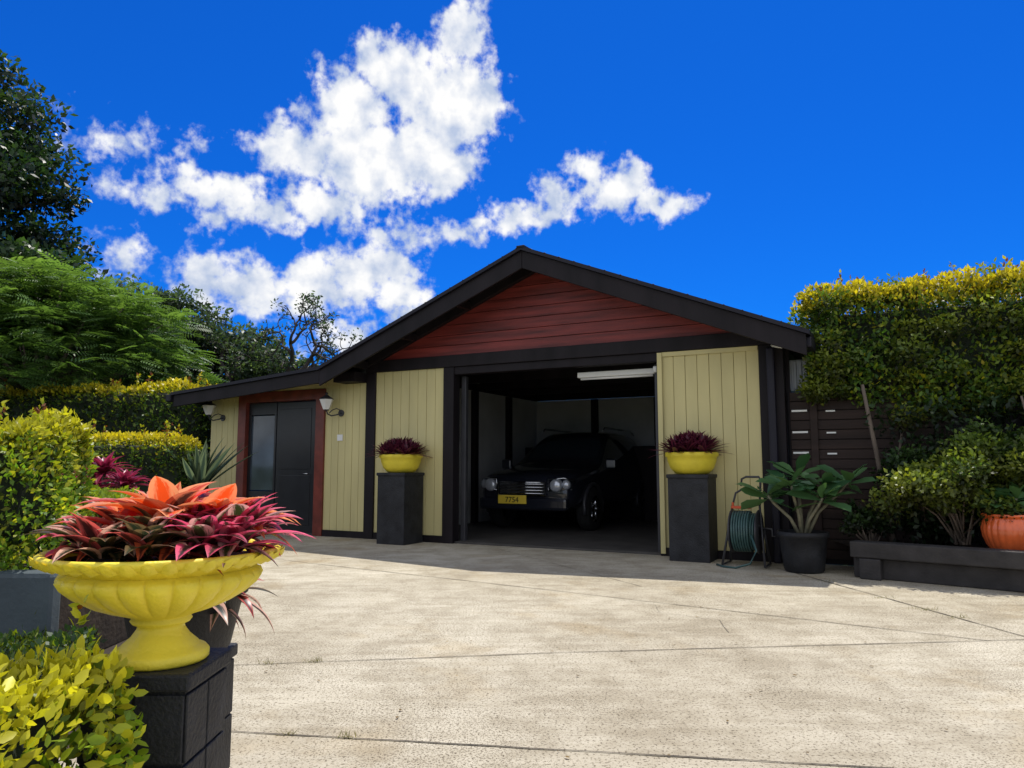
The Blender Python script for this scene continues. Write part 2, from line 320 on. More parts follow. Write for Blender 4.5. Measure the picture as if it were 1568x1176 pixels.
# ---------------------------------------------------------------- ground
def sheet(name,poly,z,mat,parent=None):
    me=bpy.data.meshes.new(name);me.from_pydata([(p[0],p[1],z) for p in poly],[],[tuple(range(len(poly)))]);me.update();return link(name,me,mat,parent)
sheet("grass_ground",[(-500,-500),(500,-500),(500,500),(-500,500)],-.012,M_grass)
beds=empty("garden_bed")
sheet("soil_left",[(-14,-3),(-1.2,-3),(-1.2,3),(-4.6,12.6),(-6,16),(-14,16)],-.006,M_soil,beds)
DR=empty("driveway")
sheet("concrete_slab",[(-1.75,-4),(-1.75,3.4),(-4.9,12.2),(-5.47,13.25),(3.22,8.73),(4.2,8.2),(4.0,7.3),(9.2,2.8),(9.2,-4)],0,M_conc,DR)
def joint(pts,w=.012,name="control_joint"):
    P=[]
    for a,b in zip(pts[:-1],pts[1:]):
        n=max(2,int(math.dist(a,b)/.12))
        for i in range(n): P.append((a[0]+(b[0]-a[0])*i/n,a[1]+(b[1]-a[1])*i/n))
    P.append(pts[-1]);v=[];f=[]
    for i,p in enumerate(P):
        q=P[min(i+1,len(P)-1)];o=P[max(i-1,0)];d=Vector((q[0]-o[0],q[1]-o[1])).normalized();n=Vector((-d.y,d.x))
        j=random.gauss(0,.002);ww=w*random.uniform(.5,1.15)/2
        v+=[(p[0]+n.x*(ww+j),p[1]+n.y*(ww+j),.004),(p[0]-n.x*(ww-j),p[1]-n.y*(ww-j),.004)]
        if i: f.append((2*i-2,2*i-1,2*i+1,2*i))
    me=bpy.data.meshes.new(name);me.from_pydata(v,[],f);me.update();link(name,me,M_joint,DR)
J=[[(-1.7,4.28),(.3,4.58),(3.3,4.91),(7,5.4)],[(-1.7,3.33),(-1.12,3.25),(.91,2.95),(3,2.64)],[(-4.2,10.1),(-2.36,8.67),(.39,6.77),(3.05,4.88)],[(2.89,8.24),(3.36,5.0),(3.9,2)],[(-.2,10.1),(1.2,7.0)]]
for j in J[:2]: joint(j,.010)
joint(J[2],.011);joint(J[3],.014);joint(J[4],.008)
joint([(.9,6.3),(1.15,6.1),(1.12,5.8),(1.5,5.5),(1.45,5.1)],.003,"crack")
def tuft(pts,h,seed):
    r=np.random.default_rng(seed);P=[]
    for (x,y,c,sd_) in pts: P.append(np.stack([r.normal(x,sd_,c),r.normal(y,sd_*.4,c),np.zeros(c)+.003],1))
    P=np.concatenate(P);m=len(P);d=nrm(r.normal(size=(m,3))*.7+np.array([0,0,.7]));
    T=(np.array([(-.05,0,0),(.05,0,0),(.025,.6,.08),(0,1,.2),(-.025,.6,.08)],float),[(0,1,2,3,4)])
    return scatter("weed_tuft",T,P,frames(d,r.normal(size=(m,3))),h*r.uniform(.4,1.2,m),mixc((.14,.15,.05),(.30,.26,.13),r.random(m)),M_leaf)
tuft([(-1.38,4.33,24,.022),(-1.13,4.37,50,.028),(-.93,3.22,20,.02),(-.68,3.19,26,.022),(3.2,5.9,50,.06),(3.13,6.4,30,.06),(3.28,5.6,40,.05),(3.02,7.3,30,.05)],.034,3)
r=np.random.default_rng(5);m=170
P=np.stack([r.uniform(-1.6,4,m),r.uniform(2.6,8.6,m),np.full(m,.008)],1)
scatter("fallen_leaves",L6,P,frames(np.c_[r.normal(size=(m,2)),np.zeros(m)],np.c_[r.normal(0,.2,(m,2)),np.ones(m)]),r.uniform(.008,.028,m),mixc((.10,.06,.02),(.25,.17,.07),r.random(m)),M_leaf)

# ---------------------------------------------------------------- garage
G=empty("garage",(-.88,10.81,0),math.radians(-27.5))
def zt(s): return 4.01-.405*abs(s-1.46)
def ztl(s): return 2.61+.075*(s+2.0)
th=.05
MB().prism([(1.46,4.01),(1.46,4.01-th),(4.98,zt(4.98)-th),(4.98,zt(4.98))][::-1],-.66,6.2).obj("roof_right",M_roof,G)
MB().prism([(-2.0,zt(-2.0)),(-2.0,zt(-2.0)-th),(1.46,4.01-th),(1.46,4.01)][::-1],-.66,6.2).obj("roof_left",M_roof,G)
MB().prism([(-5.3,ztl(-5.3)),(-5.3,ztl(-5.3)-th),(-2.0,ztl(-2)-th),(-2.0,ztl(-2))][::-1],-.66,5).obj("skillion_roof",M_roof,G)
MB().box(1.40,1.52,-.67,6.2,3.985,4.018).obj("ridge_cap",M_roof,G,bevel=.01)
rb=MB()
for i in range(34):
    s=-1.9+i*6.8/33;rb.tube([(s,-.665,zt(s)-.002),(s,6.2,zt(s)-.002)],.009,6)
rb.obj("roof_ribs",M_roof,G,smooth=True)
def barge(a,b,za,zb,d,y0,y1,name):
    MB().prism([(a,za-d),(b,zb-d),(b,zb),(a,za)],y0,y1).obj(name,M_black,G,bevel=.006)
e=.052
barge(1.462,4.94,zt(1.46)-e,zt(4.94)-e,.24,-.62,-.58,"barge_right");barge(-2.0,1.458,zt(-2)-e,zt(1.46)-e,.24,-.62,-.58,"barge_left")
barge(-5.26,-2.002,ztl(-5.26)-e,ztl(-2)-e,.2,-.62,-.58,"skillion_fascia")
barge(1.462,4.9,zt(1.46)-e,zt(4.9)-e,.13,-.12,-.03,"wall_rafter_right");barge(-2.0,1.458,zt(-2)-e,zt(1.46)-e,.13,-.12,-.03,"wall_rafter_left")
pl=MB()
for s in (-1.5,-.6,.35,1.46,2.5,3.5,4.45):
    z=zt(s)-e-.02-(.03 if s==1.46 else 0);pl.box(s-.04,s+.04,-.575,-.125,z-.14,z-.03)
pl.obj("purlins",M_black,G,bevel=.005)
MB().box(4.86,4.99,-.56,6.1,zt(4.98)-.18,zt(4.98)-.055).obj("gutter_right",M_roof,G,bevel=.02)
MB().box(-5.42,-5.3,-.66,5,ztl(-5.3)-.16,ztl(-5.3)-.03).obj("gutter_left",M_roof,G,bevel=.02)
gb=MB();z=2.73;bw=.152
while z<3.9:
    z1=min(z+bw-.007,3.91)
    def ext(zz): return (3.86-zz)/.405
    x0,x1=ext(z),ext(z1)
    if x1<.02: x1=.02
    gb.prism([(1.46-x0,z),(1.46+x0,z),(1.46+x1,z1),(1.46-x1,z1)],-.012-.002*(int(z*100)%3),.02);z+=bw
gb.obj("gable_boards",M_red,G,bevel=.004)
MB().prism([(-1.6,2.6),(4.6,2.6),(4.6,2.68),(1.46,3.92),(-1.6,2.68)],.021,.06).obj("gable_backing",M_black,G)
MB().box(-1.56,4.62,-.055,.12,2.552,2.727).obj("header_beam",M_black,G,bevel=.006)
MB().box(-.0,3.12,-.02,.14,2.44,2.55).obj("door_head",M_black,G,bevel=.004)
po=MB()
for a,b in ((-1.56,-1.38),(-.13,.05),(3.09,3.15),(4.34,4.62)): po.box(a,b,-.04,.14,.0,2.55)
po.obj("posts",M_black,G,bevel=.006)
MB().box(3.10,3.16,-.052,-.042,.03,2.54).box(3.16,4.33,-.035,-.02,2.49,2.545).obj("door_trim",M_cream,G)
MB().box(4.44,4.53,-.14,-.05,.0,2.5).obj("downpipe",M_roof,G,bevel=.02)
M_groove=pm("groove_shadow",(.30,.25,.10),.7,.1,5,0)
def vboards(s0,s1,z0,z1,name,t=-.01):
    n=max(1,round((s1-s0)/.15));ww=(s1-s0)/n;b=MB()
    for i in range(n):
        a=s0+i*ww;b.box(a+(.003 if i else 0),a+ww-.003,t-.002*(i%2),t+.028,z0,z1)
    b.obj(name,M_cream,G,bevel=.003);MB().box(s0,s1,t+.012,t+.06,z0+.001,z1-.001).obj(name+"_back",M_groove,G)
vboards(-1.38,-.13,.10,2.549,"wall_boards_left");vboards(3.15,4.34,.10,2.549,"wall_boards_right")
vboards(-2.39,-1.56,.10,2.40,"wall_boards_mid");vboards(-5.02,-4.32,.10,2.30,"wall_boards_end")
MB().box(-2.39,-2.0,-.012,.02,2.402,2.52).obj("wall_top_infill",M_cream,G)
MB().box(-2.0,-1.57,-.3,.05,2.402,2.55).obj("beam_end",M_black,G,bevel=.005)
sk=MB()
for a,b in ((-1.379,-.131),(3.151,4.339),(-2.389,-1.561),(-5.02,-4.321)): sk.box(a,b,-.03,.03,0,.098)
sk.obj("plinth_strip",M_black,G)
fr=MB().box(-4.32,-4.14,-.05,.12,0,2.35).box(-2.57,-2.39,-.05,.12,0,2.35).box(-4.139,-2.571,-.05,.12,2.18,2.35)
fr.obj("door_frame",M_doorred,G,bevel=.006)
MB().box(-4.5,-2.39,-.03,.05,2.352,2.43).obj("door_lintel",M_cream,G)
MB().box(-5.02,-4.32,.05,.09,0,2.3).obj("wing_wall",M_black,G)
MB().box(-3.48,-2.64,.03,.07,.02,2.16).obj("door_leaf",M_doorleaf,G,bevel=.004)
MB().box(-3.40,-2.72,.022,.032,.15,.95).obj("door_panel_low",M_doorleaf,G,bevel=.006);MB().box(-3.40,-2.72,.022,.032,1.05,2.05).obj("door_panel_high",M_doorleaf,G,bevel=.006)
MB().box(-4.139,-3.53,.045,.055,.7,1.95).obj("side_window",pm("window_pane",(.05,.07,.09),.05,.5,2,0,spec=.6),G)
MB().box(-4.139,-3.53,.03,.07,.02,.68).box(-4.139,-3.53,.03,.07,1.97,2.17).box(-3.53,-3.49,.02,.08,.02,2.17).box(-4.139,-4.08,.03,.07,.681,1.969).obj("sidelight_frame",M_doorleaf,G,bevel=.004)
MB().tube([(-2.72,-.01,.98),(-2.72,-.04,.98),(-2.82,-.04,.98)],.009).obj("door_handle",M_metal,G,smooth=True)
MB().box(-5.0,-4.9,.09,4.8,0,2.28).obj("wing_side_wall",M_inwall,G)
MB().box(-1.56,-1.46,.15,6,0,2.55).obj("left_wall",M_inwall,G);MB().box(-1.56,-1.46,.15,6,2.551,2.7).obj("left_wall_plate",M_black,G)
MB().box(4.5,4.6,.15,6,0,2.55).obj("right_wall",M_black,G)
MB().box(-1.45,4.49,5.9,6,0,2.55).obj("back_wall",M_inwall,G)
MB().prism([(-1.56,2.7),(-1.56,2.56),(4.6,2.56),(4.6,2.7),(1.46,3.93)][::-1],5.92,6).obj("back_gable",M_black,G)
MB().box(-1.45,4.49,5.3,5.8,0,1.5).obj("workbench",M_black,G,bevel=.02)
ip=MB()
for t in (1.2,3.0,4.4): ip.box(-1.455,-1.36,t,t+.14,0,2.54)
for s in (-.1,1.3,2.7): ip.box(s,s+.14,5.80,5.895,1.5,2.54)
ip.box(-1.2,-.95,3.9,4.3,0,1.1);ip.obj("studs",M_black,G,bevel=.005)
ra=MB()
for t in (.9,2.1,3.3,4.5): ra.box(-1.45,4.49,t,t+.09,2.57,2.72)
ra.obj("ceiling_joists",M_black,G)
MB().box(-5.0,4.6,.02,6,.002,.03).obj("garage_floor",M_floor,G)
MB().box(.06,.14,.16,.24,0,2.43).box(3.0,3.08,.16,.24,0,2.43).obj("roller_tracks",M_tube,G,bevel=.01)
MB().box(1.9,3.0,.20,.28,2.31,2.385).obj("light_batten",M_white,G,bevel=.01)
MB().tube([(1.94,.24,2.295),(2.96,.24,2.295)],.016,10).obj("fluorescent_tube",M_glass,G,smooth=True)
MB().lathe([(0,-.05),(.035,-.05),(.04,.0),(.035,.03),(0,.03)],16,(3.04,.10,2.36)).obj("sensor",M_white,G,smooth=True)
MB().box(-2.13,-2.02,-.025,-.012,1.50,1.6).obj("switch_plate",M_white,G,bevel=.004)
MB().tube([(4.55,-.30,2.50),(4.62,-.42,2.47),(4.68,-.5,2.45)],.028,10).obj("eave_spotlight",M_white,G,smooth=True)
pc=MB()
for i in range(5): pc.box(4.64+i*.06,4.675+i*.06,.20,.23,2.02,2.36)
pc.box(4.62,4.96,.23,.28,2.0,2.38).obj("pale_panel",M_corr,G,bevel=.008)
MB().box(4.60,4.66,.15,.20,0,2.5).obj("corner_infill",M_black,G)

def lantern(s,z,side):
    L=empty("wall_lantern")
    R=Matrix.Rotation(math.radians(-27.5),4,'Z');p=Vector((-.88,10.81,0))+(R@Vector((s,-.05,0)));L.location=(p.x,p.y,z);L.rotation_euler=(0,0,math.radians(-27.5))
    b=MB().lathe([(0,-.01),(.055,-.01),(.05,.02),(.02,.035),(0,.035)],20,(.16*side,.03,-.14),axis='y')
    b.tube([(.16*side,.02,-.14),(.17*side,-.07,-.17),(.10*side,-.13,-.19),(.03*side,-.14,-.16),(0,-.14,-.1)],.011)
    b.tube([(.16*side,.02,-.10),(.13*side,-.05,-.07),(.08*side,-.10,-.10),(.05*side,-.13,-.15)],.008)
    b.lathe([(0,-.11),(.035,-.105),(.045,-.09),(.0,-.085)],6,(0,-.14,0))
    b.lathe([(.125,.075),(.10,.095),(.05,.125),(.02,.145),(.018,.16),(.028,.17),(0,.19)],6,(0,-.14,0));b.lathe([(0,.074),(.125,.075)],6,(0,-.14,0))
    b.obj("bracket_and_roof",M_tube,L)
    MB().lathe([(.052,-.088),(.115,.072)],6,(0,-.14,0)).obj("glass_shade",M_glass,L)
lantern(-2.22,2.08,1);lantern(-4.88,2.08,1)

# ---------------------------------------------------------------- strap-leaf rosettes
class Straps:
    def __init__(s): s.v=[];s.f=[];s.uv=[];s.a=[];s.b=[]
    def leaf(s,base,az,el0,L,W,droop,ca,cb_,vfold=.25,seg=9,curl=0.):
        b=len(s.v);p=Vector(base)
        for i in range(seg+1):
            t=i/seg;ang=el0-droop*t**1.4
            a2=az+curl*t
            d=Vector((math.cos(a2)*math.cos(ang),math.sin(a2)*math.cos(ang),math.sin(ang)))
            side=Vector((-math.sin(a2),math.cos(a2),0));up=side.cross(d)*-1
            if up.z<0 and math.cos(ang)>0: up=-up
            wd=W*.5*(.55+.75*math.sin(PI*min(1,t*1.02)**.75))*(1-t**5)
            if i: p=p+d*(L/seg)
            s.v+=[tuple(p+side*wd+up*wd*vfold),tuple(p),tuple(p-side*wd+up*wd*vfold)]
            s.uv+=[(0,t),(.5,t),(1,t)];s.a+=[ca]*3;s.b+=[cb_]*3
        for i in range(seg):
            k=b+3*i;s.f+=[(k,k+1,k+4,k+3),(k+1,k+2,k+5,k+4)]
    def obj(s,name,parent,mat=None):
        me=bpy.data.meshes.new(name);me.from_pydata(s.v,[],s.f);me.update()
        uv=me.uv_layers.new(name="UVMap");li=np.zeros(len(me.loops),np.int32);me.loops.foreach_get("vertex_index",li)
        uv.data.foreach_set("uv",np.array(s.uv)[li].astype(np.float32).ravel())
        for nm,c in (("ca",s.a),("cb",s.b)):
            at=me.attributes.new(nm,"FLOAT_COLOR","POINT");at.data.foreach_set("color",np.c_[np.array(c),np.ones(len(c))].astype(np.float32).ravel())
        return link(name,me,mat or M_strap,parent,smooth=True)
    def rosette(s,c,n,L,W,pal,tilt=(0,0),e_lo=.1,e_hi=1.3,droop=.9):
        for i in range(n):
            t=i/n;az=i*2.39996+random.gauss(0,.12);el=e_lo+(e_hi-e_lo)*t**.9+random.gauss(0,.06)
            az_t=tilt[0]*math.cos(az)+tilt[1]*math.sin(az);el-=az_t
            l=L*(1.05-.45*t)*random.uniform(.85,1.12)
            k=pal(t);s.leaf((c[0]+.012*math.cos(az),c[1]+.012*math.sin(az),c[2]+.02*t),az,el,l,W*random.uniform(.85,1.15),droop*random.uniform(.7,1.3),k[0],k[1],curl=random.gauss(0,.12))
def jit(c,a=.25): k=random.uniform(1-a,1+a);return tuple(min(1,x*k) for x in c)
def pal_orange(t):
    q=random.random()
    if t>.12: return (jit((.85,.10,.015)),jit((.9,.34,.14))) if q<.55 else ((jit((.80,.05,.04)),jit((.85,.24,.22))) if q<.85 else (jit((.08,.03,.02)),jit((.85,.25,.12))))
    return jit((.12,.03,.02)),jit((.75,.14,.05))
def pal_pink(t):
    q=random.random()
    if q<.5: return jit((.045,.03,.018)),jit((.80,.10,.20))
    if q<.72: return jit((.40,.03,.07)),jit((.85,.20,.28))
    return jit((.05,.07,.02)),jit((.75,.42,.36))
def pal_bronze(t):
    q=random.random()
    if q<.55: return jit((.035,.045,.02)),jit((.80,.48,.36))
    if q<.75: return jit((.08,.018,.014)),jit((.70,.12,.10))
    return jit((.03,.045,.02)),jit((.15,.10,.04))
def pal_purple(t): return jit((.060,.012,.028),.4),jit((.20,.035,.07),.5)
def pal_cord(t): return jit((.15,.012,.03),.4),jit((.40,.03,.09),.4)
def pal_agave(t): return jit((.05,.09,.06)),jit((.15,.20,.10))

UX,UY=-.977,2.12
U=empty("yellow_urn_planter",(UX,UY,.584))
prof=[(0,0),(.122,0),(.128,.006),(.128,.022),(.120,.032),(.104,.038),(.098,.046),(.076,.066),(.062,.086),(.060,.096),(.074,.102),(.080,.110),(.074,.118),(.090,.126),
(.132,.140),(.176,.158),(.216,.182),(.246,.208),(.258,.228),(.252,.242),(.234,.250),(.234,.257),(.254,.264),(.280,.272),(.300,.280),(.311,.289),(.312,.298),(.303,.303),(.286,.299),(.27,.28),(.24,.25),(0,.245)]
def umod(a,i):
    if 14<=i<=19: return 1+.070*(abs(math.sin(a*12))**.6-.6)
    return 1
MB().lathe(prof,384,mod=umod).obj("urn_body",M_yellow,U,smooth=True)
eg=MB()
for k in range(40):
    a=2*PI*k/40;c=Vector((math.cos(a),math.sin(a),0));t=Vector((-math.sin(a),math.cos(a),0));b=len(eg.v)
    for q,zz,rr in ((-.021,.271,.284),(0,.264,.290),(.021,.271,.284),(.014,.293,.318),(0,.299,.324),(-.014,.293,.318)):
        eg.v.append(tuple(c*rr+t*q+Vector((0,0,zz))))
    eg.v.append(tuple(c*.320+Vector((0,0,.280))));
    for i in range(6): eg.f.append((b+i,b+(i+1)%6,b+6))
eg.obj("lip_moulding",M_yellow,U,smooth=True)
MB().lathe([(.0,.26),(.27,.272)],32).obj("potting_soil",M_soil,U)
BR=empty("bromeliad_plant",(UX,UY,.604))
S=Straps()
S.rosette((-.02,.05,.33),24,.30,.070,pal_orange,(0,.05),.2,1.15,1.0)
S.rosette((.10,.08,.32),20,.27,.062,pal_orange,(-.1,.0),.15,1.15,1.0)
for (x,y,pal,n,L,z,tx,ty) in [(-.17,-.06,pal_bronze,22,.19,.28,-.25,-.1),(-.10,-.15,pal_bronze,22,.18,.27,-.1,-.3),(.03,-.16,pal_bronze,22,.18,.28,0,-.3),(.15,-.11,pal_pink,24,.19,.29,.15,-.2),(.20,.02,pal_pink,26,.22,.30,.25,0),(.14,.14,pal_pink,22,.20,.30,.2,.1),
    (-.18,.08,pal_bronze,22,.20,.29,-.25,.1),(-.08,.18,pal_orange,20,.23,.31,-.1,.2),(0,-.04,pal_bronze,22,.19,.30,0,-.1),(-.13,.03,pal_orange,20,.23,.31,-.15,0),(.10,0,pal_pink,24,.19,.31,.05,0),(.22,-.08,pal_pink,20,.16,.28,.3,-.2),(-.21,0,pal_pink,20,.17,.27,-.3,0)]:
    S.rosette((x,y,z),n,L,.050,pal,(-tx,-ty),.15,1.25,.95)
S.obj("leaves",BR)

def pedestal(x,y,h,half,rot,name="black_pedestal",blocks=True):
    e_=empty(name,(x,y,0),rot);k=half
    MB().box(-k,k,-k,k,0,h-.045).obj("core",M_blkpot,e_)
    if blocks:
        b=MB();n=max(2,round((h-.05)/.19));hh=(h-.05)/n
        for i in range(n):
            for sx in (-1,1):
                for (a0,a1) in ((-k,-.004),(.004,k)):
                    b.box(a0,a1,sx*(k+.004)-.004,sx*(k+.004)+.004,i*hh+.004,(i+1)*hh-.004)
                    b.box(sx*(k+.004)-.004,sx*(k+.004)+.004,a0,a1,i*hh+.004,(i+1)*hh-.004)
        b.obj("blocks",M_blkpot,e_,bevel=.003)
    MB().box(-k-.016,k+.016,-k-.016,k+.016,h-.045,h).obj("cap",M_blkpot,e_,bevel=.008)
    return e_
pedestal(UX,UY,.583,.132,0)
pedestal(-1.19,2.75,.45,.135,0)
pp=empty("dark_plant_pot",(-1.19,2.75,.451))
MB().lathe([(0,0),(.15,0),(.165,.02),(.205,.20),(.22,.205),(.222,.235),(.205,.235),(.19,.20),(0,.19)],40).obj("pot",M_blkpot,pp,smooth=True)
S=Straps()
for (x,y) in ((0,0),(.12,.05),(-.08,.08),(.1,-.08)): S.rosette((x,y,.19),20,.22,.035,pal_bronze,(.2 if x>.05 else 0,0),-.1,1.2,1.0)
S.obj("plant_leaves",pp)

def bowlset(x,y,seed):
    random.seed(seed);pedestal(x,y,1.01,.235,math.radians(-27.5),"black_pedestal",False)
    B=empty("yellow_bowl_planter",(x,y,1.011))
    MB().lathe([(0,0),(.17,0),(.2,.01),(.255,.07),(.285,.15),(.295,.20),(.315,.215),(.315,.255),(.30,.262),(.285,.25),(.26,.2),(0,.19)],64).obj("bowl",M_yellow,B,smooth=True)
    S=Straps()
    for k in range(13):
        a=k*2.4;q=.07*math.sqrt(k);h_=.35-.02*math.sqrt(k)
        S.rosette((q*math.cos(a),q*math.sin(a),h_-.05),22,.34,.045,pal_purple,(.9*q*math.cos(a)*2,.9*q*math.sin(a)*2),.35,1.5,.40)
    S.obj("bromeliads",B)
bowlset(-1.62,10.85,3);bowlset(2.17,8.97,4)

# ---------------------------------------------------------------- car
C=empty("parked_car");R=Matrix.Rotation(math.radians(-27.5),4,'Z');p=Vector((-.88,10.81,0))+R@Vector((.28,1.75,0));C.location=(p.x,p.y,.03);C.rotation_euler=(0,0,math.radians(-27.5))
st=[(0,.72,.42,.70,.78,.80),(.06,.82,.34,.80,.90,.80),(.35,.89,.30,.86,1.0,.82),(1.15,.91,.30,.98,1.08,.84),(1.35,.915,.30,1.02,1.14,.80),(2.05,.92,.30,1.04,1.66,.66),(2.6,.92,.30,1.04,1.73,.67),(3.6,.92,.30,1.04,1.72,.66),(4.15,.91,.32,1.02,1.60,.64),(4.40,.88,.36,.98,1.20,.74),(4.48,.82,.42,.92,1.0,.74)]
v=[];f=[];mi=[]
for (y,w_,zb,zs,zr,xr) in st:
    half=[(w_*.86,zb),(w_*.99,zb+.16),(w_*1.0,(zb+zs)/2+.06),(w_*.97,zs),(xr,zr-.05),(xr*.86,zr),(xr*.4,zr+.025),(0,zr+.03)]
    v+=[(x,y,z) for x,z in half]+[(-x,y,z) for x,z in half[:-1][::-1]]
W_=15
for i in range(len(st)-1):
    for k in range(W_-1):
        f.append((i*W_+k,i*W_+k+1,(i+1)*W_+k+1,(i+1)*W_+k))
        kk=min(k,13-k);win=(kk==3 and 4<=i<=8) or (kk>=4 and i==4) or (kk>=4 and i==8)
        mi.append(1 if win else 0)
    f.append((i*W_+14,i*W_,(i+1)*W_,(i+1)*W_+14));mi.append(0)
f.append(tuple(range(W_)));mi.append(0);f.append(tuple((len(st)-1)*W_+k for k in reversed(range(W_))));mi.append(0)
me=bpy.data.meshes.new("body");me.from_pydata(v,[],f);me.update()
bm=bmesh.new();bm.from_mesh(me);bmesh.ops.recalc_face_normals(bm,faces=bm.faces);bm.to_mesh(me);bm.free()
body=link("body",me,[M_car,M_darkglass],C,smooth=True);me.polygons.foreach_set("material_index",mi)
md=body.modifiers.new("s","SUBSURF");md.levels=2;md.render_levels=2
wh=MB();rm=MB()
for y in (.85,3.6):
    for sx in (-1,1):
        wh.lathe([(.22,-.11),(.33,-.11),(.36,-.08),(.365,0),(.36,.08),(.33,.11),(.22,.11)],40,(sx*.83,y,.36),axis='x')
        rm.lathe([(0,sx*.06),(.05,sx*.10),(.07,sx*.07),(.215,sx*.05),(.23,sx*.105),(.225,sx*.02),(.0,sx*.0)],40,(sx*.83,y,.36),axis='x')
        for q in range(5):
            a=q*2*PI/5;rm.tube([(sx*.925,y+.04*math.cos(a),.36+.04*math.sin(a)),(sx*.925,y+.21*math.cos(a),.36+.21*math.sin(a))],[.03,.022],6)
wh.obj("tyres",M_tyre,C,smooth=True);rm.obj("wheels",M_metal,C,smooth=True)
ar=MB()
for y in (.85,3.6):
    for sx in (-1,1): ar.tube([(sx*.90,y+.41*math.cos(a),.36+.41*math.sin(a)) for a in np.linspace(-.2,PI+.2,16)],.035,6)
ar.obj("wheel_arch_flares",M_tube,C,smooth=True)
MB().box(-.42,.42,-.035,.02,.60,.80).obj("grille_opening",M_tyre,C,bevel=.02)
g2=MB()
for z in (.63,.68,.73,.78): g2.tube([(-.40,-.04,z),(.40,-.04,z)],.010,8)
g2.tube([(-.43,-.035,.60),(-.43,-.035,.81),(.43,-.035,.81),(.43,-.035,.60),(-.43,-.035,.60)],.012,8);g2.obj("grille_bars",M_metal,C,smooth=True)
M_lamp=pm("headlight_lens",(.6,.63,.67),.08,.1,20,0,metal=.4,spec=1)
hl=MB()
for sx in (-1,1):
    hl.lathe([(0,-.08),(.07,-.075),(.10,-.05),(.11,.02),(0,.03)],24,(sx*.60,.02,.76),axis='y')
    hl.lathe([(0,-.06),(.05,-.055),(.075,-.03),(.08,.02),(0,.03)],20,(sx*.74,.08,.77),axis='y')
    hl.lathe([(0,-.05),(.05,-.045),(.065,-.02),(.065,.03),(0,.03)],20,(sx*.62,.0,.46),axis='y')
hl.obj("headlights",M_lamp,C,smooth=True)
hb=MB()
for sx in (-1,1): hb.tube([(sx*a,b_,z_) for a,b_,z_ in ((.47,-.03,.69),(.47,-.03,.86),(.72,.04,.88),(.84,.14,.84),(.82,.12,.70),(.47,-.03,.68))],.013,8)
hb.obj("headlight_bezels",M_metal,C,smooth=True)
MB().box(-.80,.80,-.06,.10,.36,.56).obj("front_bumper",M_car,C,bevel=.05)
MB().box(-.42,.10,-.078,-.062,.46,.60).obj("number_plate",M_plate,C,bevel=.004)
tx=bpy.data.curves.new("plate_digits","FONT");tx.body="7754";tx.size=.125;tx.extrude=.002;tx.align_x='CENTER';tx.materials.append(M_tyre)
to=bpy.data.objects.new("plate_digits",tx);sc.collection.objects.link(to);to.parent=C;to.location=(-.16,-.082,.485);to.rotation_euler=(PI/2,0,0)
mr_=MB()
for sx in (-1,1): mr_.box(*sorted((sx*.93,sx*1.12)),1.35,1.45,1.02,1.2)
mr_.obj("side_mirrors",M_car,C,bevel=.03)
MB().tube([(.62,2.1,1.72),(.62,2.2,1.78),(.62,3.7,1.78),(.62,3.9,1.70)],.018).tube([(-.62,2.1,1.72),(-.62,2.2,1.78),(-.62,3.7,1.78),(-.62,3.9,1.70)],.018).obj("roof_rails",M_metal,C,smooth=True)

# ---------------------------------------------------------------- right side
F=empty("slatted_fence",(-.88,10.81,0),math.radians(-27.5))
fb_=MB();z=.06
while z<1.98:
    fb_.box(4.66,6.3,.06,.085,z,min(z+.105,2.0));z+=.113
fb_.obj("slats",M_fence,F,bevel=.004)
MB().box(4.64,9.8,.09,.11,.0,1.97).obj("backing",M_black,F)
fp=MB()
for s in (4.92,5.75): fp.box(s-.04,s+.04,.03,.059,0,2.05)
fp.obj("fence_posts",M_fence,F,bevel=.005)
sl=MB()
for zz in (1.74,1.49,1.25):
    sl.box(4.68,4.85,.045,.058,zz,zz+.022);sl.box(5.05,5.15,.045,.058,zz-.01,zz+.008)
sl.obj("pale_slots",M_white,F)
pw=empty("sleeper_planter")
def wallseg(a,b,z0,z1,th_,name,mat=M_black):
    d=Vector((b[0]-a[0],b[1]-a[1]));L=d.length;an=math.atan2(d.y,d.x)
    MB().box(0,L,0,th_,z0,z1).obj(name,mat,pw,loc=(a[0],a[1],0),rot=(0,0,an),bevel=.012)
A0=(3.38,7.54)
M_sleeper=pm("weathered_black_sleeper",(.03,.027,.026),.75,.4,6,.5,40)
wallseg((3.44,7.60),(8.2,3.47),0,.2,.12,"lower_sleeper",M_sleeper)
wallseg(A0,(8.2,3.35),.205,.36,.2,"top_sleeper",M_sleeper)
for t in (.02,.42,.80):
    x=3.38+t*2.7;y=7.54-t*2.35;wallseg((x,y-.02),(x+.15,y-.15),0,.2,.1,"sleeper_foot",M_sleeper)
sheet("planter_soil",[(3.5,7.75),(8.4,3.6),(12,5),(8.5,6.8),(3.6,8.5)],.28,M_soil,pw)
def gw(s,t): return (-.88+.8870*s+.4617*t,10.81-.4617*s+.8870*t)
g_=gw(7.15,.5)
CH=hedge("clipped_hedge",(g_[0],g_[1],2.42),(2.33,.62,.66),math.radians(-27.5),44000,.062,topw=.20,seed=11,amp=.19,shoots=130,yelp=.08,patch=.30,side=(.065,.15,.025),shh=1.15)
def skirt(ctrs,rads,per,size,cols,seed,parent,flat=.8):
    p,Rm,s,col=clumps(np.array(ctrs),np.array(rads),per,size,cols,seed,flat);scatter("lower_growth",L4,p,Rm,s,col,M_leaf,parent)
rg=np.random.default_rng(5);cc=[];rr_=[]
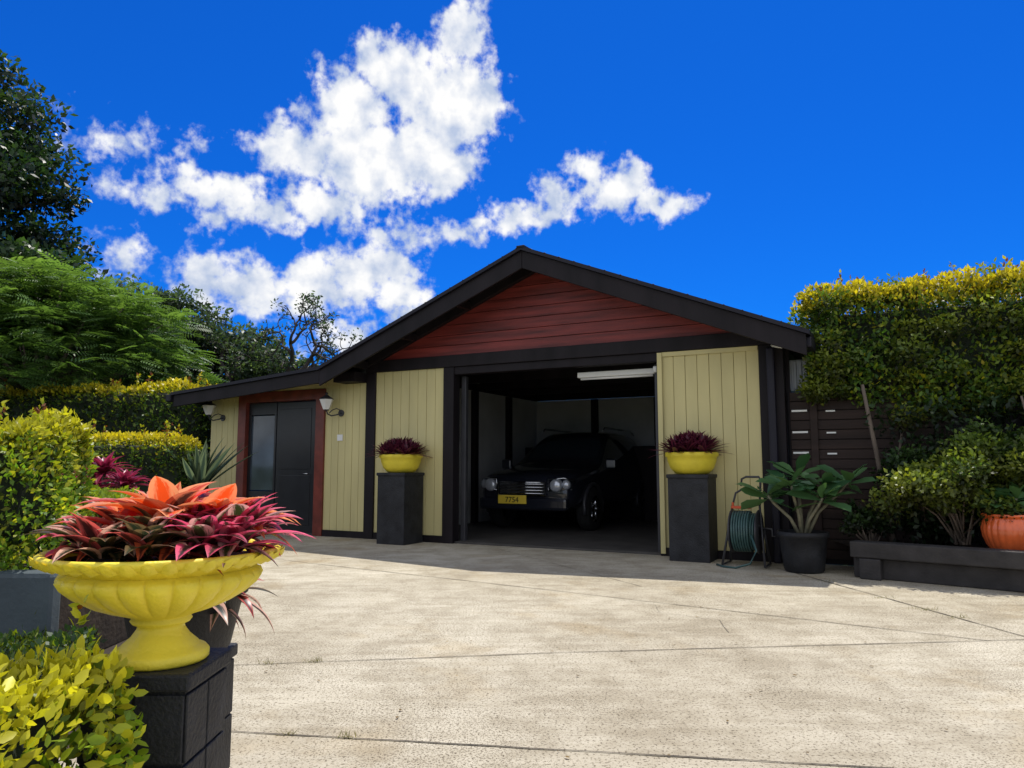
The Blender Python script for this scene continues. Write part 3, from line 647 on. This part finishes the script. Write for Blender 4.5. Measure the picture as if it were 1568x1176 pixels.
for i in range(64):
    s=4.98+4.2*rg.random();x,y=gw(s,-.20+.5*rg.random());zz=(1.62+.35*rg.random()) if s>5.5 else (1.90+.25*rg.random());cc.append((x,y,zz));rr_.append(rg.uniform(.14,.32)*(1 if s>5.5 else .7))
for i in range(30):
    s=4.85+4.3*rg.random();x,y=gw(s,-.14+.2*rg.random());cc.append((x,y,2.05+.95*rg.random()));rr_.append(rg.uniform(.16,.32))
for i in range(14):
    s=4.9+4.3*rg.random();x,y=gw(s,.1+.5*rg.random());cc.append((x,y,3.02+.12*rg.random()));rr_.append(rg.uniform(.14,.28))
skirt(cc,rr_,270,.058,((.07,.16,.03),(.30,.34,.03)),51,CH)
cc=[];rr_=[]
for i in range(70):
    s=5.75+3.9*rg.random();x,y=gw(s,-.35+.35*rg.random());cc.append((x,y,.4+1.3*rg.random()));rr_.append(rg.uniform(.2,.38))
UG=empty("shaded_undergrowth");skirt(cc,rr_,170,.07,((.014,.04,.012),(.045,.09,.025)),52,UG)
ht=empty("hedge_trunks")
tb=MB()
for (x,y,lx) in ((4.08,8.05,-.22),(5.3,7.3,.25)):
    tb.tube([(x,y,.25),(x+lx*.2,y,.7),(x+lx*.5,y+.02,1.2),(x+lx,y+.05,2.0)],[.035,.03,.026,.018],8)
    tb.tube([(x+lx*.2,y,.7),(x-lx*.5,y,1.2),(x-lx*1.0,y,1.8)],[.022,.016,.010],7)
tb.obj("stems",M_bark,ht,smooth=True)
def bush(name,c,rad,n,size,cols,seed,nc=26,tmpl=L4,clr=.3):
    r=np.random.default_rng(seed);d=nrm(r.normal(size=(nc,3)));d[:,2]=np.abs(d[:,2])*1.2-.35
    ctr=np.array(c)+d*np.array(rad)*(r.random((nc,1))**.5)
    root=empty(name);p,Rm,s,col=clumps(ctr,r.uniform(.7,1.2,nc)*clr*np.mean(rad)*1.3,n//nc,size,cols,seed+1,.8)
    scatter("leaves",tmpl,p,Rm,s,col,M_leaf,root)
    b=MB();base=Vector((c[0],c[1],c[2]-rad[2]))
    for q in ctr[:16]:
        q=Vector(q);m_=base.lerp(q,.5)+Vector(r.normal(0,.06,3))*rad[2];b.tube([base+Vector((r.normal(0,.04),r.normal(0,.04),-.02)),m_,q],[.013*rad[2]+.006,.009,.004],6)
    b.obj("stems",M_bark,root,smooth=True)
    return root
bush("green_shrub",(4.42,7.40,.84),(.66,.42,.48),13000,.055,((.06,.14,.03),(.36,.40,.04)),31,40)
bush("green_shrub",(5.3,7.00,1.05),(.60,.4,.52),11000,.055,((.06,.14,.03),(.33,.38,.04)),33,38)
bush("green_shrub",(4.85,7.5,1.15),(.6,.35,.42),7000,.055,((.05,.12,.03),(.22,.30,.04)),37,30)
bush("green_shrub",(4.3,7.8,.95),(.45,.3,.4),3500,.05,((.025,.07,.02),(.09,.16,.03)),35,24)
bush("green_shrub",(3.75,7.85,.50),(.32,.25,.25),2000,.05,((.02,.05,.015),(.06,.11,.03)),36,18)
OP=empty("orange_fluted_pot",(4.72,7.12,.29))
def fm(a,i): return 1+.035*(abs(math.sin(a*12))-.5) if 2<=i<=7 else 1
MB().lathe([(0,0),(.13,0),(.155,.02),(.195,.08),(.225,.16),(.232,.23),(.22,.29),(.195,.325),(.20,.335),(.225,.345),(.228,.37),(.205,.372),(.19,.33),(0,.32)],192,mod=fm).obj("pot",M_terra,OP,smooth=True)

LB=(np.array([(0,0,0),(-.10,.22,.03),(-.21,.55,.05),(-.19,.80,.03),(0,1,-.06),(.19,.80,.03),(.21,.55,.05),(.10,.22,.03),(0,.3,0),(0,.6,.0),(0,.82,-.02)],float),
 [(0,8,1),(1,8,9,2),(2,9,10,3),(3,10,4),(4,10,5),(5,10,9,6),(6,9,8,7),(7,8,0)])
def bigleaf(name,x,y,z0,tips,seed,L=.27,pot=True,k_=11):
    r=np.random.default_rng(seed);E=empty(name,(x,y,z0))
    if pot:
        MB().lathe([(0,0),(.18,0),(.20,.02),(.225,.20),(.24,.36),(.262,.37),(.262,.42),(.24,.42),(.22,.36),(0,.35)],48).obj("pot",M_blkpot,E,smooth=True)
    st_=MB();P=[];D=[];NN=[]
    zb=.36 if pot else .3
    for (tx_,ty_,tz_) in tips:
        st_.tube([(tx_*.08,ty_*.08,zb),(tx_*.35,ty_*.35,zb+(tz_-zb)*.45),(tx_*.8,ty_*.8,zb+(tz_-zb)*.8),(tx_,ty_,tz_)],[.022,.018,.016,.013],8)
        for k in range(k_):
            a=k*2.4+r.normal(0,.3);el=-.25+1.0*(k/k_)+r.normal(0,.15);P.append((tx_,ty_,tz_-.05+.06*k/k_))
            d=np.array([math.cos(a)*math.cos(el),math.sin(a)*math.cos(el),math.sin(el)]);D.append(d);NN.append(np.array([-math.cos(a)*math.sin(el),-math.sin(a)*math.sin(el),math.cos(el)])+r.normal(0,.3,3)+np.array([0,-.45,0]))
    n=len(P);c=mixc((.035,.10,.04),(.10,.20,.07),r.random(n))
    scatter("leaves",LB,np.array(P),frames(np.array(D),np.array(NN)),L*r.uniform(.65,1.1,n),c,M_leafg,E,smooth=True)
    st_.obj("stems",M_stem,E,smooth=True);return E
bigleaf("potted_frangipani",3.09,7.98,0,[(-.38,-.05,.80),(.0,.1,1.0),(.20,-.05,.90),(.46,-.1,.94),(.12,-.25,.78),(-.16,-.15,.90)],51,.36)
bigleaf("potted_frangipani",4.72,7.12,.29,[(-.12,0,.5),(.1,.05,.55),(.2,-.1,.48),(0,-.12,.52)],52,.22,False)

H=empty("hose_reel_cart",(2.62,8.42,0),math.radians(-30))
h=MB()
for sx in (-.2,.2):
    h.tube([(sx*1.15,-.16,.02),(sx*.9,-.02,.42),(sx*.75,.06,.66)],.013).tube([(sx*1.1,.18,.02),(sx*.9,.08,.42)],.013).tube([(sx*1.15,-.16,.02),(sx*1.1,.18,.02)],.012)
h.tube([(-.15,.06,.66),(-.12,.10,.80),(-.02,.12,.86)],.012)
h.tube([(.15,.06,.66),(.16,.10,.95),(.14,.11,.985),(.0,.11,.985),(-.05,.11,.96),(-.06,.11,.88)],.013)
h.tube([(-.17,.0,.45),(.17,.0,.45)],.014).tube([(.2,-.02,.42),(.29,-.02,.42),(.29,-.02,.34),(.35,-.02,.34)],.011)
h.lathe([(.05,-.15),(.24,-.15),(.24,-.138),(.05,-.138)],32,(0,.02,.38),axis='x').lathe([(.05,.138),(.24,.138),(.24,.15),(.05,.15)],32,(0,.02,.38),axis='x')
h.obj("frame",M_tube,H,smooth=True)
pts=[]
for i in range(1500):
    a=i*.105;turn=i*.105/(2*PI);lay=int(turn/9);pos=(turn%9)/9;xx=-.125+.25*(pos if lay%2==0 else 1-pos);rr=.17+.024*lay
    pts.append((xx,.02+rr*math.cos(a),.38+rr*math.sin(a)))
MB().tube(pts,.0125,6).obj("hose",M_hose,H,smooth=True)
MB().tube([(.1,-.20,.36),(.16,-.24,.2),(.1,-.28,.06),(-.05,-.30,.012),(-.2,-.26,.012),(-.3,-.12,.012)],.0115,8).obj("loose_hose",M_hose,H,smooth=True)
MB().box(-.15,.06,-.03,.05,.63,.66).tube([(-.13,-.01,.66),(-.13,-.01,.70)],.014).obj("orange_guide",M_orange,H,smooth=False,bevel=.006)
# ---------------------------------------------------------------- left side planting
W=empty("grey_planter_wall")
MB().box(-6.2,-2.38,3.9,4.02,0,.57).obj("rendered_wall",M_grey,W,bevel=.03)
MB().box(-6.2,-2.50,4.021,5.4,0,.5).obj("soil",M_soil,W)
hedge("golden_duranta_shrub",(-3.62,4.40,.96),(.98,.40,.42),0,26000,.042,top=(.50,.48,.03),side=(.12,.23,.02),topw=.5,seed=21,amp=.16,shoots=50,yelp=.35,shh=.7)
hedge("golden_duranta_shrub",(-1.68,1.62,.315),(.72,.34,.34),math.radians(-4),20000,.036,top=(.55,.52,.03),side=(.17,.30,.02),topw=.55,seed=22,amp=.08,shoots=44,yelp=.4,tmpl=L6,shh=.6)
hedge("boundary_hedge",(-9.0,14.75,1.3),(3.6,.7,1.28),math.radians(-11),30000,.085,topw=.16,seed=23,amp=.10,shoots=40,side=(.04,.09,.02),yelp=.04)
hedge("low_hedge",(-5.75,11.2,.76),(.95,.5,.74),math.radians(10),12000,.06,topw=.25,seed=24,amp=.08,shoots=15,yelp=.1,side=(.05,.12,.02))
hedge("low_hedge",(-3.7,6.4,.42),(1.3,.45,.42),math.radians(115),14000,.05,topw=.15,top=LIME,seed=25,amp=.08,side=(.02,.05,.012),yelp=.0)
hedge("low_hedge",(-2.2,3.5,.14),(.42,.22,.16),math.radians(110),4000,.035,topw=.05,top=(.03,.07,.02),seed=26,amp=.05,side=(.012,.03,.01),yelp=.0)  # added hedge; the shade over this ground is put into its near-black greens
random.seed(12)
for k,(x,y,z,L) in enumerate([(-4.55,8.3,1.02,.42),(-4.15,8.0,.88,.36),(-4.95,8.7,.95,.4)]):
    E=empty("red_cordyline",(x,y,0));MB().tube([(0,0,0),(.02,0,z*.6),(0,0,z)],[.03,.025,.02]).obj("stem",M_bark,E,smooth=True)
    S=Straps();
    S.rosette((0,0,z),34,L,.06,pal_cord,(0,0),.0,1.4,.9);S.rosette((0,0,z-.18),16,L,.06,pal_cord,(0,0),-.1,.7,.9);S.obj("leaves",E)
E=empty("agave_plant",(-4.75,11.3,0));S=Straps();S.rosette((0,0,.7),28,1.05,.10,pal_agave,(0,0),.7,1.55,.25);S.obj("leaves",E)
MB().lathe([(0,0),(.2,0),(.25,.6),(.28,.62),(.28,.68),(.22,.68),(0,.66)],32).obj("pot",M_blkpot,E,smooth=True)

# ---------------------------------------------------------------- trees
def branches(mb,p,d,L,r,depth,tips,rg,curl=.35,spread=.7,split=3):
    pts=[p];rad=[r];q=Vector(p);dd=Vector(d).normalized();n=6
    for i in range(n):
        dd=(dd+Vector(rg.normal(0,curl/ n**.5,3))).normalized();q=q+dd*(L/n);pts.append(q.copy());rad.append(r*(1-.45*(i+1)/n))
    mb.tube(pts,rad,7 if r>.03 else 5)
    if depth==0: tips.append(q.copy());tips.append(pts[4].copy());return
    for k in range(split):
        a=(dd+Vector(rg.normal(0,spread,3))+Vector((0,0,.15))).normalized()
        branches(mb,pts[-1] if k<2 else pts[4],a,L*rg.uniform(.6,.82),r*.55,depth-1,tips,rg,curl,spread,split)
def crown_tree(name,trunk,base,ells,ncl,per,size,cols,seed,mat=M_leaf,clr=(.5,.95),barkm=M_bark2):
    rg=np.random.default_rng(seed);root=empty(name);mb=MB();ctrs=[];ws=np.array([e_[3]*e_[4]*e_[5] for e_ in ells])**.66;ws/=ws.sum()
    for j in rg.choice(len(ells),ncl,p=ws):
        e_=ells[j];d=nrm(rg.normal(size=3));rr=rg.random()**.33;ctrs.append(np.array(e_[:3])+d*rr*np.array(e_[3:6]))
    ctrs=np.array(ctrs);B=Vector(base);top=Vector(trunk)
    mb.tube([B,B.lerp(top,.5)+Vector((.2,.1,0)),top],[.32,.25,.15],10)
    for c in ctrs[::max(1,ncl//34)]:
        c=Vector(c);m_=top.lerp(c,.5)+Vector(rg.normal(0,.3,3));mb.tube([B.lerp(top,.7),m_,c],[.11,.06,.02],6)
    mb.obj("trunk_and_limbs",barkm,root,smooth=True)
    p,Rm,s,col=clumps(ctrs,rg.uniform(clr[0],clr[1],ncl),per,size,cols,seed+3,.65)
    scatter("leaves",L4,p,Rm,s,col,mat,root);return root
crown_tree("tall_evergreen_tree",(-14.2,17.5,6.5),(-14.3,17.6,0),[(-13.5,17.5,9.2,2.0,2,2.2),(-12.4,17,6.6,1.9,2,2.2),(-15,17.5,6.5,2.6,2.4,3.5),(-11.6,17,4.9,1.6,1.6,1.5)],300,220,.17,((.014,.04,.018),(.065,.13,.035)),61)
crown_tree("backdrop_tree",(-12,23,4),(-12,23,0),[(-12.7,22.5,4.9,2.6,1.8,2.1),(-10.4,22,4.4,2.0,1.6,1.9),(-8.6,22,3.6,2.0,1.5,1.7),(-7.2,22,3.0,1.8,1.5,1.5)],240,200,.16,((.035,.08,.045),(.13,.20,.09)),62,clr=(.4,.85))
crown_tree("backdrop_tree",(-20,26,4),(-20,26,0),[(-20,26,4.5,6,3,4)],130,140,.25,((.02,.045,.015),(.06,.11,.03)),63)
crown_tree("backdrop_tree",(14,26,3),(14,26,0),[(14,26,2.5,6,3,2.0)],100,120,.25,((.02,.05,.012),(.05,.10,.025)),64)
def gnarled(name,base,L,seed,lean,leafper,depth=4,th_=.14):
    rg=np.random.default_rng(seed);root=empty(name);mb=MB();tips=[]
    branches(mb,Vector(base),Vector(lean),L,th_,depth,tips,rg,.75,.75,3);mb.obj("branches",M_bark2,root,smooth=True)
    t=np.array([list(q) for q in tips]);keep=rg.random(len(t))<.6;t=t[keep]
    p,Rm,s,col=clumps(t,rg.uniform(.12,.32,len(t)),leafper,.10,((.05,.10,.05),(.13,.19,.09)),seed+1,.6)
    scatter("leaves",L4,p,Rm,s,col,M_leaf,root)
gnarled("gnarled_tree",(-8.2,20.5,1.8),2.0,71,(.15,0,1),34)
gnarled("gnarled_tree",(-6.4,20.2,1.6),1.9,74,(.05,0,1),18)
gnarled("gnarled_tree",(-10.8,16.8,3.8),1.7,77,(.3,0,1),30)
def feathery(name,base,c,rad,nf,seed):
    rg=np.random.default_rng(seed);root=empty(name)
    tv=[];tf=[];m=7
    for i in range(m):
        y=.15+.80*i/m;ln=.30*math.sin(PI*(.2+.7*i/m))+.03;z=-.30*y*y
        for sx in (-1,1):
            b=len(tv);tv+=[(0,y,z),(sx*ln*.5,y+.085,z-.01),(sx*ln,y+.09,z-.05),(sx*ln*.55,y+.0,z-.01)];tf.append((b,b+1,b+2,b+3) if sx>0 else (b,b+3,b+2,b+1))
    T=(np.array(tv,float),tf)
    nc=150;dc=nrm(rg.normal(size=(nc,3)));dc[:,2]=np.abs(dc[:,2]);rc=rg.random(nc)**.22
    pc_=np.array(c)+dc*np.array(rad)*(rc*(1+.16*lump(dc*np.array([3,3,7]),1.6,seed)))[:,None]
    cid=rg.integers(0,nc,nf)
    off=rg.normal(size=(nf,3))*np.array([.34,.34,.07]);off[:,2]-=.22*(off[:,0]**2+off[:,1]**2)
    p=pc_[cid]+off;dd=dc[cid]
    out=nrm(off*np.array([1,1,.3])+1e-3)+rg.normal(size=(nf,3))*np.array([.5,.5,.12])+dd*.35
    no=np.tile(np.array([0,0,1.]),(nf,1))+rg.normal(size=(nf,3))*.3+dd*.35
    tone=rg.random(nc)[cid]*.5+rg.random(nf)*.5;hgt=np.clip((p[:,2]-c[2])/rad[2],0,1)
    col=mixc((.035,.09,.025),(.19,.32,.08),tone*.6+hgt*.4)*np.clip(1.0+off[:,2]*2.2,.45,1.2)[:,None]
    scatter("leaves",T,p,frames(out,no),rg.uniform(.32,.55,nf),col,M_leaf,root)
    mb=MB();B=Vector(base);top=Vector(c)
    mb.tube([B,B.lerp(top,.6),top],[.22,.17,.1],9)
    for q in pc_[:34]: q=Vector(q);mb.tube([B.lerp(top,.8),top.lerp(q,.5)+Vector((0,0,-.2)),q],[.07,.04,.012],6)
    mb.obj("trunk_and_limbs",M_bark,root,smooth=True)
feathery("poinciana_tree",(-10.2,15.8,0),(-10.2,15.8,2.7),(3.1,2.2,2.7),5200,81)
